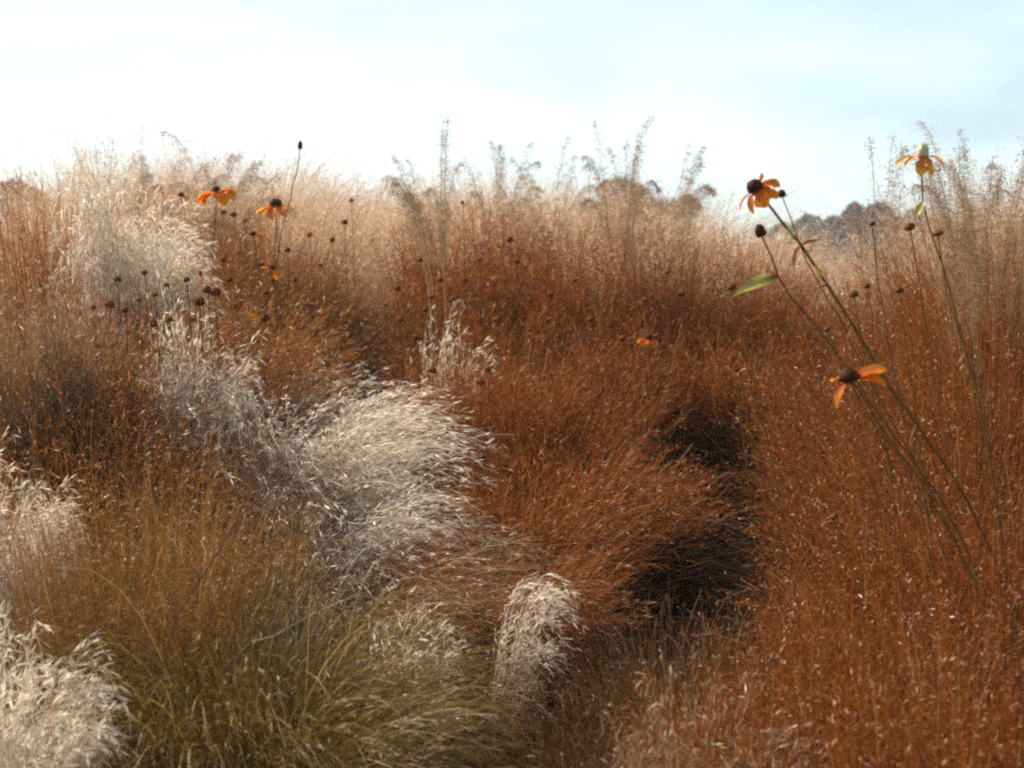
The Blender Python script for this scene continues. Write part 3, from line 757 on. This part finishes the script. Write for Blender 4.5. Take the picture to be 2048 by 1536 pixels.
tree('broad bluish tree with the highest crown behind the right grasses', 1690, 398, 95, 8.9, MAT['tree_leaf'], seed=3, n=8400, leaf=.36)
tree('rounded bluish tree behind the stem of the leaning coneflower', 1625, 420, 100, 5.7, MAT['tree_leaf'], seed=4, n=6800, leaf=.36)
tree('bluish tree between the two tall coneflowers', 1760, 396, 90, 6.8, MAT['tree_leaf'], seed=5, n=7600, leaf=.36)
tree('bluish tree half hidden behind the upright coneflower stem', 1830, 410, 92, 7.3, MAT['tree_leaf'], seed=6, n=7600, leaf=.36)
tree('low bluish tree at the left end of the far group', 1570, 440, 110, 6.5, MAT['tree_leaf'], seed=7, n=6000, leaf=.36)
tree('pale domed tree behind the straight plumed grass', 1285, 346, 70, 9.6, MAT['tree_pale'], seed=8, n=6000, leaf=.26)
tree('smooth rounded tree at the left edge of the skyline', 30, 352, 80, 7.4, MAT['tree_pale'], seed=9, n=5200, leaf=.28)
# low far hills
hx = np.linspace(-900, 900, 90); hy = np.linspace(420, 800, 14)
hill = lambda X, Y: -3 + np.sin(np.pi * (Y - 420) / 380) * (7 + 2.5 * np.sin(X / 90) + 2 * np.sin(X / 37 + 1))
tag(link('hills', grid_mesh('hills', hx, hy, hill, MAT['hill'])), 'low hazy hills along the horizon', 'hills', kind='structure')

# ------------------------------------------------------------------ hazy air
HAZE = 0.0012
if HAZE:
    m, nt = new_mat('hazy_air')
    o_ = nt.nodes.new('ShaderNodeOutputMaterial'); v_ = nt.nodes.new('ShaderNodeVolumePrincipled')
    v_.inputs['Color'].default_value = (.86, .90, 1, 1); v_.inputs['Density'].default_value = HAZE; v_.inputs['Anisotropy'].default_value = .3
    nt.links.new(v_.outputs[0], o_.inputs['Volume'])
    x0, x1, y0, y1, z0, z1 = -1000, 1000, -300, 1000, -6, 16
    g = Geo()
    g.add([(x0, y0, z0), (x1, y0, z0), (x1, y1, z0), (x0, y1, z0), (x0, y0, z1), (x1, y0, z1), (x1, y1, z1), (x0, y1, z1)],
          [(0, 3, 2, 1), (4, 5, 6, 7), (0, 1, 5, 4), (1, 2, 6, 5), (2, 3, 7, 6), (3, 0, 4, 7)], np.zeros(8), np.zeros(8))
    tag(link('haze', g.mesh('haze', [m])), 'thin pale haze over the whole meadow', 'haze', kind='stuff')

# ------------------------------------------------------------------ sky and sun
SUN_EL, SUN_AZ = 43.0, -50.0           # degrees; azimuth from +Y (view direction), negative is to the left
world = bpy.data.worlds.new('World'); scene.world = world
world.use_nodes = True
nt = world.node_tree; nt.nodes.clear()
N, L = nt.nodes, nt.links
out = N.new('ShaderNodeOutputWorld'); bg = N.new('ShaderNodeBackground')
sky = N.new('ShaderNodeTexSky'); sky.sky_type = 'NISHITA'; sky.sun_disc = False
sky.sun_elevation = rad(SUN_EL); sky.sun_rotation = rad(SUN_AZ)
sky.air_density = 1.0; sky.dust_density = 1.2; sky.ozone_density = 1.0
tc = N.new('ShaderNodeTexCoord'); mp = N.new('ShaderNodeMapping'); mp.inputs['Scale'].default_value = (1.2, 1.2, 4.2); mp.inputs['Location'].default_value = (1.7, .4, .25)
no = N.new('ShaderNodeTexNoise'); no.inputs['Scale'].default_value = 2.2; no.inputs['Detail'].default_value = 3; no.inputs['Roughness'].default_value = .5
rp = N.new('ShaderNodeValToRGB'); rp.color_ramp.elements[0].position = .12; rp.color_ramp.elements[1].position = .98
mx = N.new('ShaderNodeMix'); mx.data_type = 'RGBA'; mx.inputs[7].default_value = (12.0, 12.0, 12.0, 1)
L.new(tc.outputs['Generated'], mp.inputs['Vector']); L.new(mp.outputs[0], no.inputs['Vector'])
L.new(no.outputs['Fac'], rp.inputs['Fac']); L.new(rp.outputs[0], mx.inputs[0]); L.new(sky.outputs[0], mx.inputs[6])
tn = N.new('ShaderNodeMix'); tn.data_type = 'RGBA'; tn.blend_type = 'MULTIPLY'; tn.inputs[0].default_value = 1
tn.inputs[7].default_value = (.90, 1.04, 1.05, 1); L.new(mx.outputs[2], tn.inputs[6])
L.new(tn.outputs[2], bg.inputs['Color']); bg.inputs['Strength'].default_value = .070
L.new(bg.outputs[0], out.inputs['Surface'])

sd = bpy.data.lights.new('sun', 'SUN'); sd.energy = 5.0; sd.angle = rad(.5); sd.color = (1, .90, .74)
so = bpy.data.objects.new('sun', sd); COL.objects.link(so)
az, el = rad(SUN_AZ), rad(SUN_EL)
to_sun = Vector((math.sin(az) * math.cos(el), math.cos(az) * math.cos(el), math.sin(el)))
so.rotation_euler = to_sun.to_track_quat('Z', 'Y').to_euler(); so.location = to_sun * 50

# ------------------------------------------------------------------ camera and render settings
cd = bpy.data.cameras.new('camera'); cam = bpy.data.objects.new('camera', cd); COL.objects.link(cam)
cd.sensor_fit = 'HORIZONTAL'; cd.angle = rad(50); cd.clip_start = .05; cd.clip_end = 3000
cam.location = (0, 0, CAM_Z); cam.rotation_euler = (math.pi / 2 - PITCH, 0, 0)
cd.dof.use_dof = True; cd.dof.focus_distance = 3.4; cd.dof.aperture_fstop = 3.2
scene.camera = cam
scene.view_settings.view_transform = 'Standard'; scene.view_settings.look = 'None'
scene.view_settings.exposure = 0.82; scene.view_settings.gamma = 1.0
cy = scene.cycles
cy.use_denoising = False
cy.pixel_filter_type = 'BLACKMAN_HARRIS'; cy.filter_width = 2.4
cy.max_bounces = 6; cy.diffuse_bounces = 3; cy.transmission_bounces = 3; cy.glossy_bounces = 2
print('faces', sum(len(m.polygons) for m in bpy.data.meshes))
